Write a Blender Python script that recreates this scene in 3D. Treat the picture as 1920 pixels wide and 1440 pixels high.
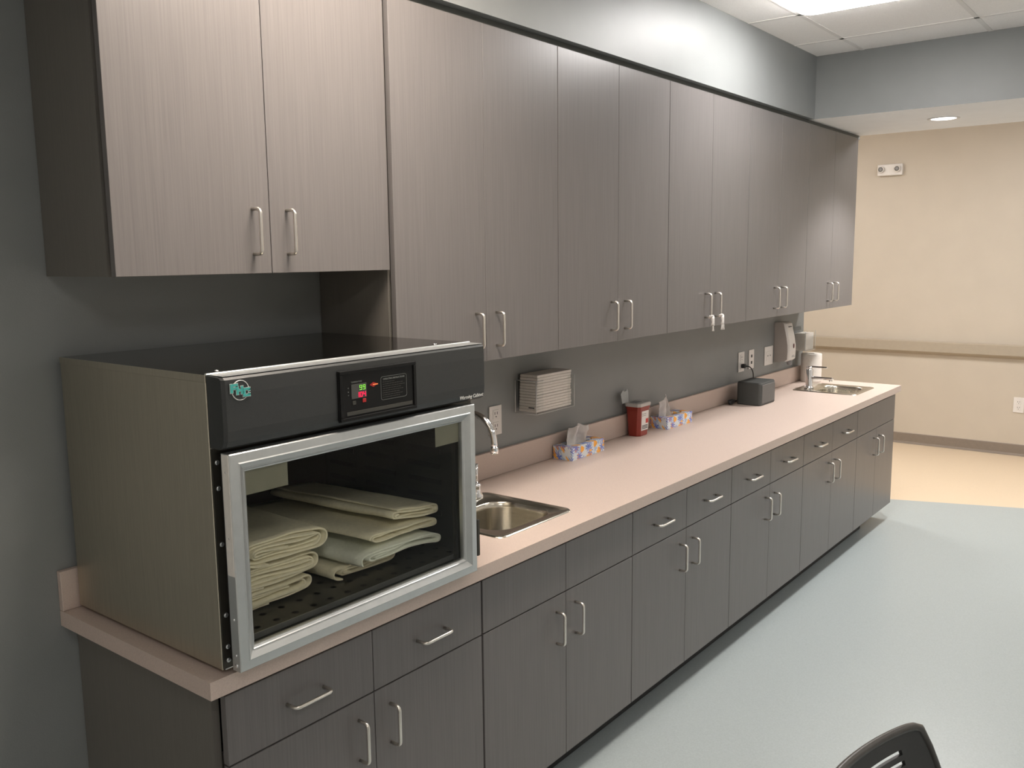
import bpy, bmesh, math, random
from mathutils import Vector, Matrix, noise

random.seed(7)
for o in list(bpy.data.objects):
    bpy.data.objects.remove(o, do_unlink=True)
SC = bpy.context.scene
COL = SC.collection

# ------------------------------------------------------------------ camera
yaw, pitch, roll, FPX = 0.6651, -0.1416, -0.0114, 1674.9
fw = Vector((math.cos(pitch)*math.cos(yaw), math.cos(pitch)*math.sin(yaw), math.sin(pitch)))
rt = Vector((math.sin(yaw), -math.cos(yaw), 0)); up = rt.cross(fw)
c_, s_ = math.cos(roll), math.sin(roll)
rt, up = c_*rt + s_*up, -s_*rt + c_*up
cam = bpy.data.cameras.new('camera'); cam.sensor_width = 36; cam.lens = FPX/1920*36
cam.clip_start = 0.05; cam.clip_end = 60
co = bpy.data.objects.new('camera', cam); COL.objects.link(co)
m = Matrix((rt, up, -fw)).transposed().to_4x4(); m.translation = Vector((-0.9902, -2.2417, 1.7884))
co.matrix_world = m
SC.camera = co

# ------------------------------------------------------------------ world, exposure
w = bpy.data.worlds.new('world'); SC.world = w; w.use_nodes = True
w.node_tree.nodes['Background'].inputs[0].default_value = (0.8, 0.85, 0.9, 1)
w.node_tree.nodes['Background'].inputs[1].default_value = 0.02
SC.view_settings.view_transform = 'Standard'; SC.view_settings.look = 'None'
SC.view_settings.exposure = 0.0; SC.view_settings.gamma = 1.0
SC.view_settings.use_curve_mapping = False
LAMP_COL = (1.0, 0.97, 0.95)
LAMP_WARM = (1.0, 0.885, 0.77)
LAMP_NEAR = 47.0
LAMP_STR = 31.0          # ceiling panels over the counter
FILL_ROOM = 3.2  # unseen ceiling panels added deeper in the room as fill light
FILL_LEFT = 15.0         # unseen panel added by the left wall as fill         # likewise the room panels
LAMP_FAR = 30.0          # ceiling panels beyond the bulkhead

# ------------------------------------------------------------------ materials
def nt(name):
    m = bpy.data.materials.new(name); m.use_nodes = True
    return m, m.node_tree.nodes, m.node_tree.links, m.node_tree.nodes['Principled BSDF']

def mat(name, col, rough=.5, metal=0., var=.04, scale=30., stretch=(1, 1, 1), bump=0., bscale=None, spec=.5, coat=0.):
    m, N, L, b = nt(name)
    tc = N.new('ShaderNodeTexCoord'); mp = N.new('ShaderNodeMapping'); mp.inputs['Scale'].default_value = stretch
    no = N.new('ShaderNodeTexNoise'); no.inputs['Scale'].default_value = scale; no.inputs['Detail'].default_value = 4
    cr = N.new('ShaderNodeValToRGB')
    cr.color_ramp.elements[0].position = .3; cr.color_ramp.elements[1].position = .7
    cr.color_ramp.elements[0].color = (*[c*(1-var) for c in col], 1)
    cr.color_ramp.elements[1].color = (*[min(1, c*(1+var)) for c in col], 1)
    L.new(tc.outputs['Object'], mp.inputs[0]); L.new(mp.outputs[0], no.inputs[0])
    L.new(no.outputs[0], cr.inputs[0]); L.new(cr.outputs[0], b.inputs['Base Color'])
    b.inputs['Roughness'].default_value = rough; b.inputs['Metallic'].default_value = metal
    b.inputs['Specular IOR Level'].default_value = spec
    if coat: b.inputs['Coat Weight'].default_value = coat
    if bump:
        bp = N.new('ShaderNodeBump'); bp.inputs['Strength'].default_value = bump; bp.inputs['Distance'].default_value = .002
        if bscale:
            n2 = N.new('ShaderNodeTexNoise'); n2.inputs['Scale'].default_value = bscale; n2.inputs['Detail'].default_value = 5
            L.new(mp.outputs[0], n2.inputs[0]); L.new(n2.outputs[0], bp.inputs['Height'])
        else:
            L.new(no.outputs[0], bp.inputs['Height'])
        L.new(bp.outputs[0], b.inputs['Normal'])
    return m

def emit(name, col, st):
    m, N, L, b = nt(name)
    b.inputs['Base Color'].default_value = (*[c*.5 for c in col], 1)
    b.inputs['Emission Color'].default_value = (*col, 1); b.inputs['Emission Strength'].default_value = st
    return m

def thin_glass(name, tint, refl=.08, rough=.01):
    m, N, L, b = nt(name)
    out = N['Material Output']; N.remove(b)
    t = N.new('ShaderNodeBsdfTransparent'); t.inputs[0].default_value = (*tint, 1)
    g = N.new('ShaderNodeBsdfGlossy'); g.inputs['Roughness'].default_value = rough
    lw = N.new('ShaderNodeLayerWeight'); lw.inputs['Blend'].default_value = refl
    mx = N.new('ShaderNodeMixShader')
    L.new(lw.outputs['Fresnel'], mx.inputs[0]); L.new(t.outputs[0], mx.inputs[1]); L.new(g.outputs[0], mx.inputs[2])
    L.new(mx.outputs[0], out.inputs[0])
    return m

M = {}
M['wall'] = mat('painted wall', (.226, .236, .234), .45, var=.03, scale=6, bump=.15, bscale=250)
M['farwall'] = mat('beige painted wall', (.55, .49, .41), .5, var=.02, scale=5, bump=.12, bscale=250)
M['roomwall'] = mat('pale painted wall', (.84, .82, .79), .6, var=.02, scale=5)
M['lowceil'] = mat('painted gypsum ceiling', (.86, .85, .84), .8, var=.02, scale=6)
M['tile'] = mat('acoustic tile', (.92, .895, .87), .9, var=.04, scale=180, bump=.3, bscale=300)
M['tbar'] = mat('ceiling grid metal', (.80, .775, .75), .5, var=.02)
M['floor'] = mat('blue grey sheet floor', (.36, .405, .41), .32, var=.06, scale=160, spec=.45)
M['floor2'] = mat('cream sheet floor', (.68, .55, .40), .32, var=.04, scale=160, spec=.45)
M['base'] = mat('rubber cove base', (.23, .19, .155), .5, var=.04)
M['rail'] = mat('bumper rail vinyl', (.40, .345, .27), .45, var=.02)
M['lam'] = mat('linear grain laminate', (.148, .137, .133), .31, var=.10, scale=14, stretch=(26, 26, .35), spec=.5)
M['lamside'] = mat('laminate cabinet box', (.15, .138, .122), .42, var=.06, scale=14, stretch=(26, 26, .35))
M['filler'] = mat('shadow gap filler', (.10, .105, .095), .6, var=.05)
M['counter'] = mat('speckled pink beige laminate', (.58, .47, .41), .38, var=.07, scale=320, spec=.4)
M['pull'] = mat('brushed nickel', (.78, .74, .68), .28, metal=1, var=.03, scale=60)
M['steel'] = mat('brushed stainless', (.62, .58, .50), .22, metal=1, var=.06, scale=12, stretch=(1, 1, 20))
M['steelrim'] = mat('satin stainless rim', (.66, .62, .56), .3, metal=1, var=.04, scale=30)
M['chrome'] = mat('chrome', (.85, .85, .87), .06, metal=1, var=.01)
M['bodysteel'] = mat('warmer case stainless', (.54, .50, .41), .40, metal=1, var=.05, scale=8, stretch=(1, 30, 1))
M['topsteel'] = mat('dark polished top', (.14, .135, .12), .16, metal=1, var=.05, scale=8)
M['alu'] = mat('anodised aluminium', (.58, .60, .60), .33, metal=.85, var=.03, scale=40)
M['bezel'] = mat('charcoal powder coat', (.028, .030, .030), .42, var=.05, scale=120, bump=.1, bscale=600)
M['panel'] = mat('gloss black panel', (.007, .007, .007), .35, var=.05, spec=.2)
M['panelbar'] = mat('grey panel strip', (.04, .039, .032), .3, var=.05)
M['printline'] = mat('pale print', (.16, .17, .16), .5, var=.02)
M['liner'] = mat('dark cavity steel', (.022, .021, .018), .35, metal=.3, var=.1, scale=20)
M['slot'] = mat('slot black', (.004, .004, .004), .6, var=.02)
M['shelf'] = mat('dark perforated steel', (.075, .07, .058), .32, metal=.5, var=.06, scale=30)
M['dark'] = mat('black rubber', (.02, .02, .02), .5, var=.05)
M['flange'] = mat('dark stainless flange', (.06, .055, .045), .4, metal=.6, var=.06)
M['towel'] = mat('cream flannel', (.88, .83, .63), .95, var=.06, scale=90, bump=.5, bscale=500, spec=.1)
M['towel2'] = mat('pale flannel', (.86, .89, .78), .95, var=.05, scale=90, bump=.5, bscale=500, spec=.1)
M['white'] = mat('white plastic', (.74, .71, .68), .35, var=.02)
M['paper'] = mat('white paper', (.74, .70, .65), .8, var=.03, scale=60)
M['tissue'] = mat('soft tissue', (.66, .63, .61), .9, var=.04, scale=60, bump=.4, bscale=60)
M['red'] = mat('red sharps plastic', (.26, .032, .020), .35, var=.04)
M['lid'] = mat('translucent white lid', (.50, .48, .46), .4, var=.03)
M['flap'] = mat('clouded plastic flap', (.36, .38, .38), .4, var=.03)
M['redprint'] = mat('red print', (.55, .05, .04), .5, var=.02)
M['blackprint'] = mat('black print', (.03, .03, .03), .5, var=.02)
M['greyprint'] = mat('grey print', (.25, .25, .25), .5, var=.02)
M['spk'] = mat('charcoal speaker cloth', (.055, .058, .055), .75, var=.15, scale=400)
M['spkfront'] = mat('grey speaker front', (.10, .098, .092), .6, var=.12, scale=400)
M['chair'] = mat('black chair plastic', (.022, .022, .022), .45, var=.1, scale=90)
M['chairrim'] = mat('grey chair rim', (.055, .052, .048), .35, var=.06)
M['teal'] = mat('teal print', (.06, .40, .36), .4, var=.02)
M['silver'] = mat('silver print', (.62, .62, .60), .35, metal=.3, var=.02)
M['acrylic'] = thin_glass('clear acrylic', (.93, .94, .94), .12)
M['pane'] = thin_glass('oven glass', (.985, .985, .965), .12)
M['acedge'] = mat('acrylic edge', (.55, .56, .56), .2, var=.02)
M['dispside'] = mat('warm grey dispenser side', (.42, .39, .36), .4, var=.02)
M['nozzle'] = mat('grey nozzle', (.25, .25, .26), .4, var=.02)
M['lamp'] = emit('troffer lens over counter', LAMP_COL, LAMP_STR)
M['roomfill'] = emit('added fill lens in room', LAMP_COL, FILL_ROOM)
M['lampwarm'] = emit('warm troffer lens', LAMP_WARM, LAMP_NEAR)
M['leftfill'] = emit('added fill lens by left wall', LAMP_COL, FILL_LEFT)
M['lampfar'] = emit('troffer lens beyond bulkhead', LAMP_COL, LAMP_FAR)
M['green'] = emit('green digits', (.35, 1, .10), .6)
M['pink'] = emit('red digits', (1, .01, .08), 1.1)
M['orange'] = emit('orange arrow', (1, .30, .08), .6)
M['redled'] = emit('red button', (.6, .02, .02), .12)
M['lcd'] = mat('grey display window', (.06, .06, .056), .3, var=.03)

def flower_mat():
    m, N, L, b = nt('flower printed card')
    tc = N.new('ShaderNodeTexCoord'); sx = N.new('ShaderNodeSeparateXYZ'); L.new(tc.outputs['Object'], sx.inputs[0])
    def mth(op, a, bb=None, v=None):
        n = N.new('ShaderNodeMath'); n.operation = op
        L.new(a, n.inputs[0])
        if bb is not None: L.new(bb, n.inputs[1])
        if v is not None: n.inputs[1].default_value = v
        return n.outputs[0]
    U = mth('ADD', sx.outputs[0], sx.outputs[1]); V = mth('SUBTRACT', sx.outputs[2], sx.outputs[1])
    cb = N.new('ShaderNodeCombineXYZ'); L.new(U, cb.inputs[0]); L.new(V, cb.inputs[1])
    col = None
    base = N.new('ShaderNodeRGB'); base.outputs[0].default_value = (.74, .77, .80, 1); col = base.outputs[0]
    for sc, off, c, npet, r0, amp in ((24, .3, (.42, .55, .74), 5, .28, .10), (17, .0, (.95, .42, .05), 3, .25, .04), (16, 5.1, (.16, .22, .62), 9, .24, .15), (19, 9.3, (.95, .50, .12), 2, .15, .05)):
        ad = N.new('ShaderNodeVectorMath'); ad.operation = 'ADD'; ad.inputs[1].default_value = (off, off*.7, 0)
        L.new(cb.outputs[0], ad.inputs[0])
        vo = N.new('ShaderNodeTexVoronoi'); vo.voronoi_dimensions = '2D'; vo.inputs['Scale'].default_value = sc
        vo.inputs['Randomness'].default_value = .8
        L.new(ad.outputs[0], vo.inputs['Vector'])
        ms = N.new('ShaderNodeVectorMath'); ms.operation = 'SCALE'; ms.inputs['Scale'].default_value = 1.0
        L.new(ad.outputs[0], ms.inputs[0])
        df = N.new('ShaderNodeVectorMath'); df.operation = 'SUBTRACT'
        L.new(ms.outputs[0], df.inputs[0]); L.new(vo.outputs['Position'], df.inputs[1])
        sp = N.new('ShaderNodeSeparateXYZ'); L.new(df.outputs[0], sp.inputs[0])
        ang = mth('ARCTAN2', sp.outputs[1], sp.outputs[0])
        cs = mth('COSINE', mth('MULTIPLY', ang, v=float(npet)))
        rr = mth('ADD', mth('MULTIPLY', cs, v=amp), v=r0)
        lt = mth('LESS_THAN', vo.outputs['Distance'], rr)
        mx = N.new('ShaderNodeMixRGB'); L.new(lt, mx.inputs[0]); L.new(col, mx.inputs[1]); mx.inputs[2].default_value = (*c, 1)
        col = mx.outputs[0]
    L.new(col, b.inputs['Base Color']); b.inputs['Roughness'].default_value = .5
    return m
M['flower'] = flower_mat()

# ------------------------------------------------------------------ helpers
WP = {}     # world position of every object made
def BM(): return bmesh.new()

def box(bm, x0, x1, y0, y1, z0, z1, bev=0., seg=2, mi=0):
    vs = [bm.verts.new((x, y, z)) for x in (x0, x1) for y in (y0, y1) for z in (z0, z1)]
    F = [(0, 1, 3, 2), (4, 6, 7, 5), (0, 4, 5, 1), (2, 3, 7, 6), (0, 2, 6, 4), (1, 5, 7, 3)]
    fs = [bm.faces.new([vs[i] for i in f]) for f in F]
    for f in fs: f.material_index = mi
    if bev:
        es = list({e for f in fs for e in f.edges})
        bmesh.ops.bevel(bm, geom=es, offset=bev, segments=seg, affect='EDGES', profile=.5)
    return bm

def tube(bm, pts, r, n=10, cap=True):
    pts = [Vector(q) for q in pts]; rings = []
    ref = None
    for i, q in enumerate(pts):
        d = ((pts[min(i+1, len(pts)-1)] - pts[max(i-1, 0)])).normalized()
        if ref is None:
            ref = d.orthogonal().normalized()
        a = (ref - d*ref.dot(d)).normalized(); ref = a; b = d.cross(a)
        rr = r[i] if isinstance(r, (list, tuple)) else r
        rings.append([bm.verts.new(q + rr*(math.cos(2*math.pi*k/n)*a + math.sin(2*math.pi*k/n)*b)) for k in range(n)])
    for A, B in zip(rings, rings[1:]):
        for k in range(n): bm.faces.new((A[k], A[(k+1) % n], B[(k+1) % n], B[k])).smooth = True
    if cap: bm.faces.new(rings[0][::-1]); bm.faces.new(rings[-1])
    return bm

def lathe(bm, prof, c=(0, 0, 0), axis='z', n=32, cap=True):
    rings = []
    for r, h in prof:
        ring = []
        for k in range(n):
            a = 2*math.pi*k/n; p, q = r*math.cos(a), r*math.sin(a)
            v = {'z': (p, q, h), 'y': (p, h, q), 'x': (h, p, q)}[axis]
            ring.append(bm.verts.new(Vector(v)+Vector(c)))
        rings.append(ring)
    for A, B in zip(rings, rings[1:]):
        for k in range(n): bm.faces.new((A[k], A[(k+1) % n], B[(k+1) % n], B[k])).smooth = True
    if cap: bm.faces.new(rings[0][::-1]); bm.faces.new(rings[-1])
    return bm

def loft(bm, loops, cap0=False, cap1=False, smooth=False, closed=True):
    R = [[bm.verts.new(q) for q in lp] for lp in loops]
    n = len(R[0])
    for A, B in zip(R, R[1:]):
        for k in range(n if closed else n-1):
            bm.faces.new((A[k], A[(k+1) % n], B[(k+1) % n], B[k])).smooth = smooth
    if cap0: bm.faces.new(R[0][::-1])
    if cap1: bm.faces.new(R[-1])
    return R

def rrect(cx, cy, w, h, r, n=8):
    out = []
    for sx, sy, a0 in ((1, 1, 0), (-1, 1, 90), (-1, -1, 180), (1, -1, 270)):
        for k in range(n+1):
            a = math.radians(a0 + 90*k/n)
            out.append((cx + sx*(w/2-r) + r*math.cos(a), cy + sy*(h/2-r) + r*math.sin(a)))
    return out

def finish(bm):
    bmesh.ops.recalc_face_normals(bm, faces=bm.faces)

def obj(name, bm, m, parent=None, fix=True, smooth_angle=None):
    if fix: finish(bm)
    xs = [v.co.copy() for v in bm.verts]
    lo = Vector([min(v[i] for v in xs) for i in range(3)]); hi = Vector([max(v[i] for v in xs) for i in range(3)])
    c = (lo+hi)/2
    if parent is None: c.z = lo.z
    bmesh.ops.translate(bm, verts=bm.verts, vec=-c)
    me = bpy.data.meshes.new(name); bm.to_mesh(me); bm.free()
    for mm in (m if isinstance(m, (list, tuple)) else [m]): me.materials.append(M[mm] if isinstance(mm, str) else mm)
    o = bpy.data.objects.new(name, me); COL.objects.link(o)
    WP[o.name] = c.copy()
    if parent is not None:
        o.parent = parent; o.location = c - WP[parent.name]
    else:
        o.location = c
    return o

def tag(o, label=None, cat=None, group=None, kind=None):
    if label: o['label'] = label
    if cat: o['category'] = cat
    if group: o['group'] = group
    if kind: o['kind'] = kind
    return o

def thing(name, loc, label, cat, group=None):
    o = bpy.data.objects.new(name, None); o.empty_display_size = .05; COL.objects.link(o); o.location = loc
    WP[o.name] = Vector(loc)
    return tag(o, label, cat, group)

def struct(name, bm, m): return tag(obj(name, bm, m), kind='structure')

def text(s, size, loc, m, name, parent, shear=0., bold=0., depth=.0004, align='LEFT', wid=1.):
    cu = bpy.data.curves.new(name, 'FONT'); cu.body = s; cu.size = size; cu.extrude = depth; cu.shear = shear
    cu.offset = bold; cu.align_x = align; cu.resolution_u = 3
    t = bpy.data.objects.new(name+'_tmp', cu); COL.objects.link(t)
    bpy.context.view_layer.update()
    me = bpy.data.meshes.new_from_object(t.evaluated_get(bpy.context.evaluated_depsgraph_get()))
    bpy.data.objects.remove(t, do_unlink=True)
    bm = BM(); bm.from_mesh(me); bpy.data.meshes.remove(me)
    for v in bm.verts:
        x, y, z = v.co; v.co = (loc[0]+x*wid, loc[1]-z, loc[2]+y)
    return obj(name, bm, m, parent, fix=False)

# ------------------------------------------------------------------ dimensions (metres)
H = .914; CT = .0404; CD = .6552; YB = -.6267
BX = [.0496, .9147, 1.7777, 2.6362, 3.5189, 4.4089, 5.2000]
YU = -.340; UX = [.882, 1.718, 2.5565, 3.4045, 4.2475, 5.1250]; ZU = 1.4435; ZT = 2.526
CZ = 2.90; BZ = 2.552            # ceiling, bulkhead underside
XH0, XH1 = 4.272, 5.22           # bulkhead
XF = 7.824; XL = -2.4; YN = -4.6; YP = 1.6

# ------------------------------------------------------------------ setting
b = BM()
def poly(bm, pts, mi=0):
    f = bm.faces.new([bm.verts.new(q) for q in pts]); f.material_index = mi; return f
sl = lambda y: 5.722 - .36*(y+.531)
for z, flip in ((0, 0), (-.06, 1)):
    poly(b, [(XL-.1, YN-.1, z), (sl(YN-.1), YN-.1, z), (sl(YP+.1), YP+.1, z), (XL-.1, YP+.1, z)])
    poly(b, [(sl(YN-.1), YN-.1, z), (XF+.1, YN-.1, z), (XF+.1, YP+.1, z), (sl(YP+.1), YP+.1, z)], 1)
struct('floor', b, ['floor', 'floor2'])

b = BM(); box(b, XL, 5.18, 0, .12, 0, CZ+.1); struct('wall_back', b, 'wall')
b = BM(); box(b, XL, XH0, -.352, -.001, BZ, CZ+.001); struct('wall_soffit', b, 'wall')
b = BM(); box(b, XL, 4.27, -.318, -.295, ZT+.001, BZ+.004); struct('trim_1', b, 'filler')
b = BM(); box(b, XH0, XH1, YN, -.001, BZ, CZ+.08, mi=0)
for f in b.faces:
    f.normal_update()
    if f.normal.z < -.5: f.material_index = 1
# cut-out for the recessed downlight is made by the can sitting just under the surface
o = obj('wall_header', b, ['wall', 'lowceil'], fix=False); tag(o, kind='structure')
b = BM(); box(b, XH0, XH1, -.318, -.295, ZT+.001, BZ-.001); struct('trim_2', b, 'filler')
b = BM(); box(b, XF, XF+.1, YN, YP, 0, CZ+.1); struct('wall_far', b, 'farwall')
b = BM(); box(b, 5.10, 5.18, .121, YP, 0, CZ+.1); struct('wall_return', b, 'farwall')
b = BM(); box(b, 5.10, XF, YP, YP+.1, 0, CZ+.1); struct('wall_alcove', b, 'farwall')
b = BM(); box(b, XL-.1, XL, YN, .12, 0, CZ+.1); struct('wall_left', b, 'roomwall')
b = BM(); box(b, XL-.1, XF+.1, YN-.1, YN, 0, CZ+.1); struct('wall_front', b, 'roomwall')
# cove base on the far wall
b = BM()
prof = [(XF, .100), (XF-.004, .099), (XF-.006, .095), (XF-.006, .02), (XF-.010, .008), (XF-.020, .001), (XF, .001)]
loft(b, [[(x, YN, z) for x, z in prof], [(x, YP, z) for x, z in prof]], True, True)
struct('baseboard_far', b, 'base')
# bumper rail on the far wall
b = BM()
prof = [(XF, .977), (XF-.045, .977), (XF-.055, .970), (XF-.055, .884), (XF-.045, .872), (XF, .850)]
loft(b, [[(x, YN, z) for x, z in prof], [(x, YP, z) for x, z in prof]], True, True)
struct('trim_3', b, 'rail')

# suspended ceiling: tiles and grid, with openings where panels sit
GX0, GY0, GX, GY = 3.32, -.605, .61, .638
def gx(i): return GX0 + i*GX
def gy(j): return GY0 - j*GY
LIGHTS = [(-1, 0, 1), (-5, 0, 3), (-1, 4, 0), (-4, 4, 0), (4, 0, 2), (4, 3, 2), (4, -3, 2), (0, 4, 0), (-8, 3, 4)]   # cell i (x gx(i)..gx(i+1)), cell j
cells = {(i, j) for i, j, k in LIGHTS}
b = BM()
i0 = -10; i1 = 8
for i in range(i0, i1):
    for j in range(-4, 7):
        x0, x1 = max(gx(i), XL), min(gx(i+1), XF); y1, y0 = min(gy(j), YP), max(gy(j+1), YN)
        if x0 >= x1 or y0 >= y1 or (i, j) in cells: continue
        if x1 > XH0 and x0 < XH1:
            if x0 < XH0: x1 = XH0
            elif x1 > XH1: x0 = XH1
            else: continue
        if x1 < 5.1 and y0 > 0: continue
        poly(b, [(x0, y0, CZ), (x0, y1, CZ), (x1, y1, CZ), (x1, y0, CZ)])
for i in range(i0, i1+1):
    x = gx(i)
    if XL < x < XF and not (XH0-.01 < x < XH1+.01):
        box(b, x-.011, x+.011, YN, (YP if x > 5.2 else -.353), CZ-.0025, CZ+.0005, mi=1)
for j in range(-4, 8):
    y = gy(j)
    if YN < y < YP:
        if y < -.36: box(b, XL, XH0, y-.011, y+.011, CZ-.0025, CZ+.0005, mi=1)
        box(b, XH1, XF, y-.011, y+.011, CZ-.0025, CZ+.0005, mi=1)
tag(obj('ceiling', b, ['tile', 'tbar'], fix=False), kind='structure')
b = BM(); box(b, XL, XF, YN, YP, CZ+.12, CZ+.16); struct('ceiling_slab', b, 'roomwall')

# ------------------------------------------------------------------ lamps
TL = ['square ceiling light panel glowing above the middle wall cabinets', 'square ceiling light panel above the wall cabinet nearest the camera',
      'added fill light panel above the middle of the room', 'added fill light panel above the near side of the room', 
      'ceiling light panel beyond the bulkhead beside the far wall', 'ceiling light panel beyond the bulkhead deep in the room', 'ceiling light panel in the far alcove', 'added fill light panel near the bulkhead over the middle of the room', 'added fill light panel close to the left wall']
for (i, j, k), lb in zip(LIGHTS, TL):  # the room and left wall panels are out of view, added as fill
    x0, x1, y1, y0 = gx(i), gx(i+1), gy(j), gy(j+1)
    t = thing('ceiling_light', ((x0+x1)/2, (y0+y1)/2, CZ), lb, 'ceiling light', 'recessed ceiling light panels')
    b = BM(); e = .012; hh = .030
    box(b, x0+.001, x0+e, y0+.001, y1-.001, CZ, CZ+hh+.02); box(b, x1-e, x1-.001, y0+.001, y1-.001, CZ, CZ+hh+.02)
    box(b, x0+e, x1-e, y0+.001, y0+e, CZ, CZ+hh+.02); box(b, x0+e, x1-e, y1-e, y1-.001, CZ, CZ+hh+.02)
    obj('light_frame', b, 'white', t)
    b = BM(); cx, cy, w_, h_ = (x0+x1)/2, (y0+y1)/2, x1-x0-2*e, y1-y0-2*e
    lp = lambda ins, z, r: [(x, y, z) for x, y in rrect(cx, cy, w_-2*ins, h_-2*ins, r, 6)]
    loft(b, [lp(0, CZ+hh, .004), lp(.012, CZ-.004, .02), lp(.022, CZ-.016, .03), lp(.045, CZ-.027, .05), lp(.09, CZ-.036, .08), lp(.17, CZ-.041, .09)], True, True, smooth=True)
    obj('light_lens', b, ['roomfill', 'lamp', 'lampfar', 'lampwarm', 'leftfill'][k], t)
# downlight in the bulkhead
dl = thing('downlight', (4.74, -.935, BZ), 'round recessed downlight in the underside of the bulkhead', 'downlight')
b = BM(); lathe(b, [(.088, BZ-.001), (.086, BZ-.006), (.070, BZ-.006), (.066, BZ-.0015)], (4.74, -.935, 0), cap=False); obj('trim_ring', b, 'white', dl)
b = BM(); lathe(b, [(.067, BZ-.0015), (.067, BZ-.0035)], (4.74, -.935, 0)); obj('light_lens', b, emit('downlight lens', LAMP_COL, 7.), dl)
def spot(x, y, z, pw, ang, parent):
    L = bpy.data.lights.new('downlight_bulb', 'SPOT'); L.energy = pw; L.spot_size = math.radians(ang); L.spot_blend = .5; L.color = LAMP_COL; L.shadow_soft_size = .05
    o = bpy.data.objects.new('downlight_bulb', L); COL.objects.link(o); o.parent = parent; o.location = Vector((x, y, z)) - WP[parent.name]
spot(4.74, -.935, BZ-.02, 95, 120, dl)

# ------------------------------------------------------------------ pulls and cabinets
def pull(parent, cx, cz, y, L, vertical=True):
    so, r, rc = .034, .0046, .012
    pts = [(0, 0)]
    n = 5
    for k in range(n+1):
        a = math.pi/2*k/n; pts.append((so-rc+rc*math.sin(a), rc-rc*math.cos(a)))
    for k in range(n+1):
        a = math.pi/2*k/n; pts.append((so-rc+rc*math.cos(a), L-rc+rc*math.sin(a)))
    pts.append((0, L))
    P = []
    for d, t in pts:
        t -= L/2
        P.append((cx, y-d, cz+t) if vertical else (cx+t, y-d, cz))
    b = BM(); tube(b, P, r, 10)
    return obj('handle', b, 'pull', parent)

def slab(name, x0, x1, z0, z1, yf, parent, th=.019):
    b = BM(); box(b, x0, x1, yf, yf+th, z0, z1, bev=.0008, seg=1)
    return obj(name, b, 'lam', parent)

G = .0019
def base_unit(i, label, drawers):
    x0, x1 = BX[i], BX[i+1]; xm = (x0+x1)/2
    t = thing('base_cabinet', (xm, -.3, 0), label, 'cabinet', 'base cabinets under the counter')
    b = BM(); yb = YB+.032; th = .018
    xs0 = x0-.0 if i else x0-.012
    box(b, xs0, xs0+th, yb, -.004, .1135, H-CT-.002); box(b, x1-th, x1, yb, -.004, .1135, H-CT-.002)
    box(b, x0+th, x1-th, yb, -.004, .1135, .1315); box(b, x0+th, x1-th, -.02, -.004, .1315, H-CT-.002)
    box(b, x0+th, x1-th, yb, yb+.02, .66, .70)
    if i not in (1, 5): box(b, x0+th, x1-th, yb, yb+.08, H-CT-.03, H-CT-.012)
    obj('carcass', b, 'lamside', t)
    g0 = G if i != 1 else .004
    xa, xb = x0+g0, x1-(G if i else .004)
    ztop, zd = .8535, .6893
    if drawers == 'one':
        slab('false_front', xa, xb, zd+G, ztop, YB, t)
    else:
        for a, c in ((xa, xm-G*.6), (xm+G*.6, xb)):
            d = slab('false_front' if drawers == 'false' else 'drawer', a, c, zd+G, ztop, YB, t)
            if drawers == 'pull': pull(d, (a+c)/2, .768, YB, .108, False)
    for a, c, hx in ((xa, xm-G*.6, xm-.055), (xm+G*.6, xb, xm+.055)):
        d = slab('door', a, c, .1135, zd-G, YB, t)
        pull(d, hx, .580, YB, .108)
    b = BM(); xk = x1 if i < 5 else 4.86
    box(b, x0+(.05 if i == 0 else 0), xk, -.535, -.517, .001, .112); obj('toe_kick', b, 'dark', t)
    return t
base_unit(0, 'grey laminate base cabinet under the towel warmer, nearest the camera', 'pull')
base_unit(1, 'grey base cabinet under the near sink, blank panels above its doors', 'false')
base_unit(2, 'grey base cabinet below the flowered tissue boxes, third from the camera', 'pull')
base_unit(3, 'grey base cabinet with two drawers, fourth from the camera', 'pull')
base_unit(4, 'grey base cabinet with two drawers beside the far sink cabinet', 'pull')
base_unit(5, 'grey base cabinet under the far sink at the end of the counter', 'one')

def wall_unit(x0, x1, z0, yf, label, hz):
    xm = (x0+x1)/2
    t = thing('wall_cabinet', (xm, -.16, z0), label, 'cabinet', 'wall cabinets over the counter')
    b = BM(); yb = yf+.030; th = .018
    xr = x1 if x1 < 5 else x1
    box(b, x0, x0+th, yb, -.003, z0, ZT); box(b, xr-th, xr, yb, -.003, z0, ZT)
    box(b, x0+th, xr-th, yb, -.003, z0, z0+th); box(b, x0+th, xr-th, yb, -.003, ZT-th, ZT); box(b, x0+th, xr-th, -.015, -.003, z0+th, ZT-th)
    obj('carcass', b, 'lamside', t)
    for a, c, hx in ((x0+G, xm-G*.5, xm-.053), (xm+G*.5, x1-G, xm+.053)):
        d = slab('door', a, c, z0, ZT, yf, t); pull(d, hx, hz, yf, .112)
    return t
wall_unit(.036, .8800, 1.7535, -.325, 'short grey wall cabinet above the towel warmer, brightly lit', 1.858)
WL = ['tall grey wall cabinet over the near sink and paper holder', 'grey wall cabinet over the flowered tissue boxes', 'grey wall cabinet with white locks hanging from its handles',
      'grey wall cabinet over the black speaker', 'grey wall cabinet at the far end, with a spot of downlight on it']
for k in range(5):
    wall_unit(UX[k], UX[k+1], ZU, YU, WL[k], 1.548)

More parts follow.
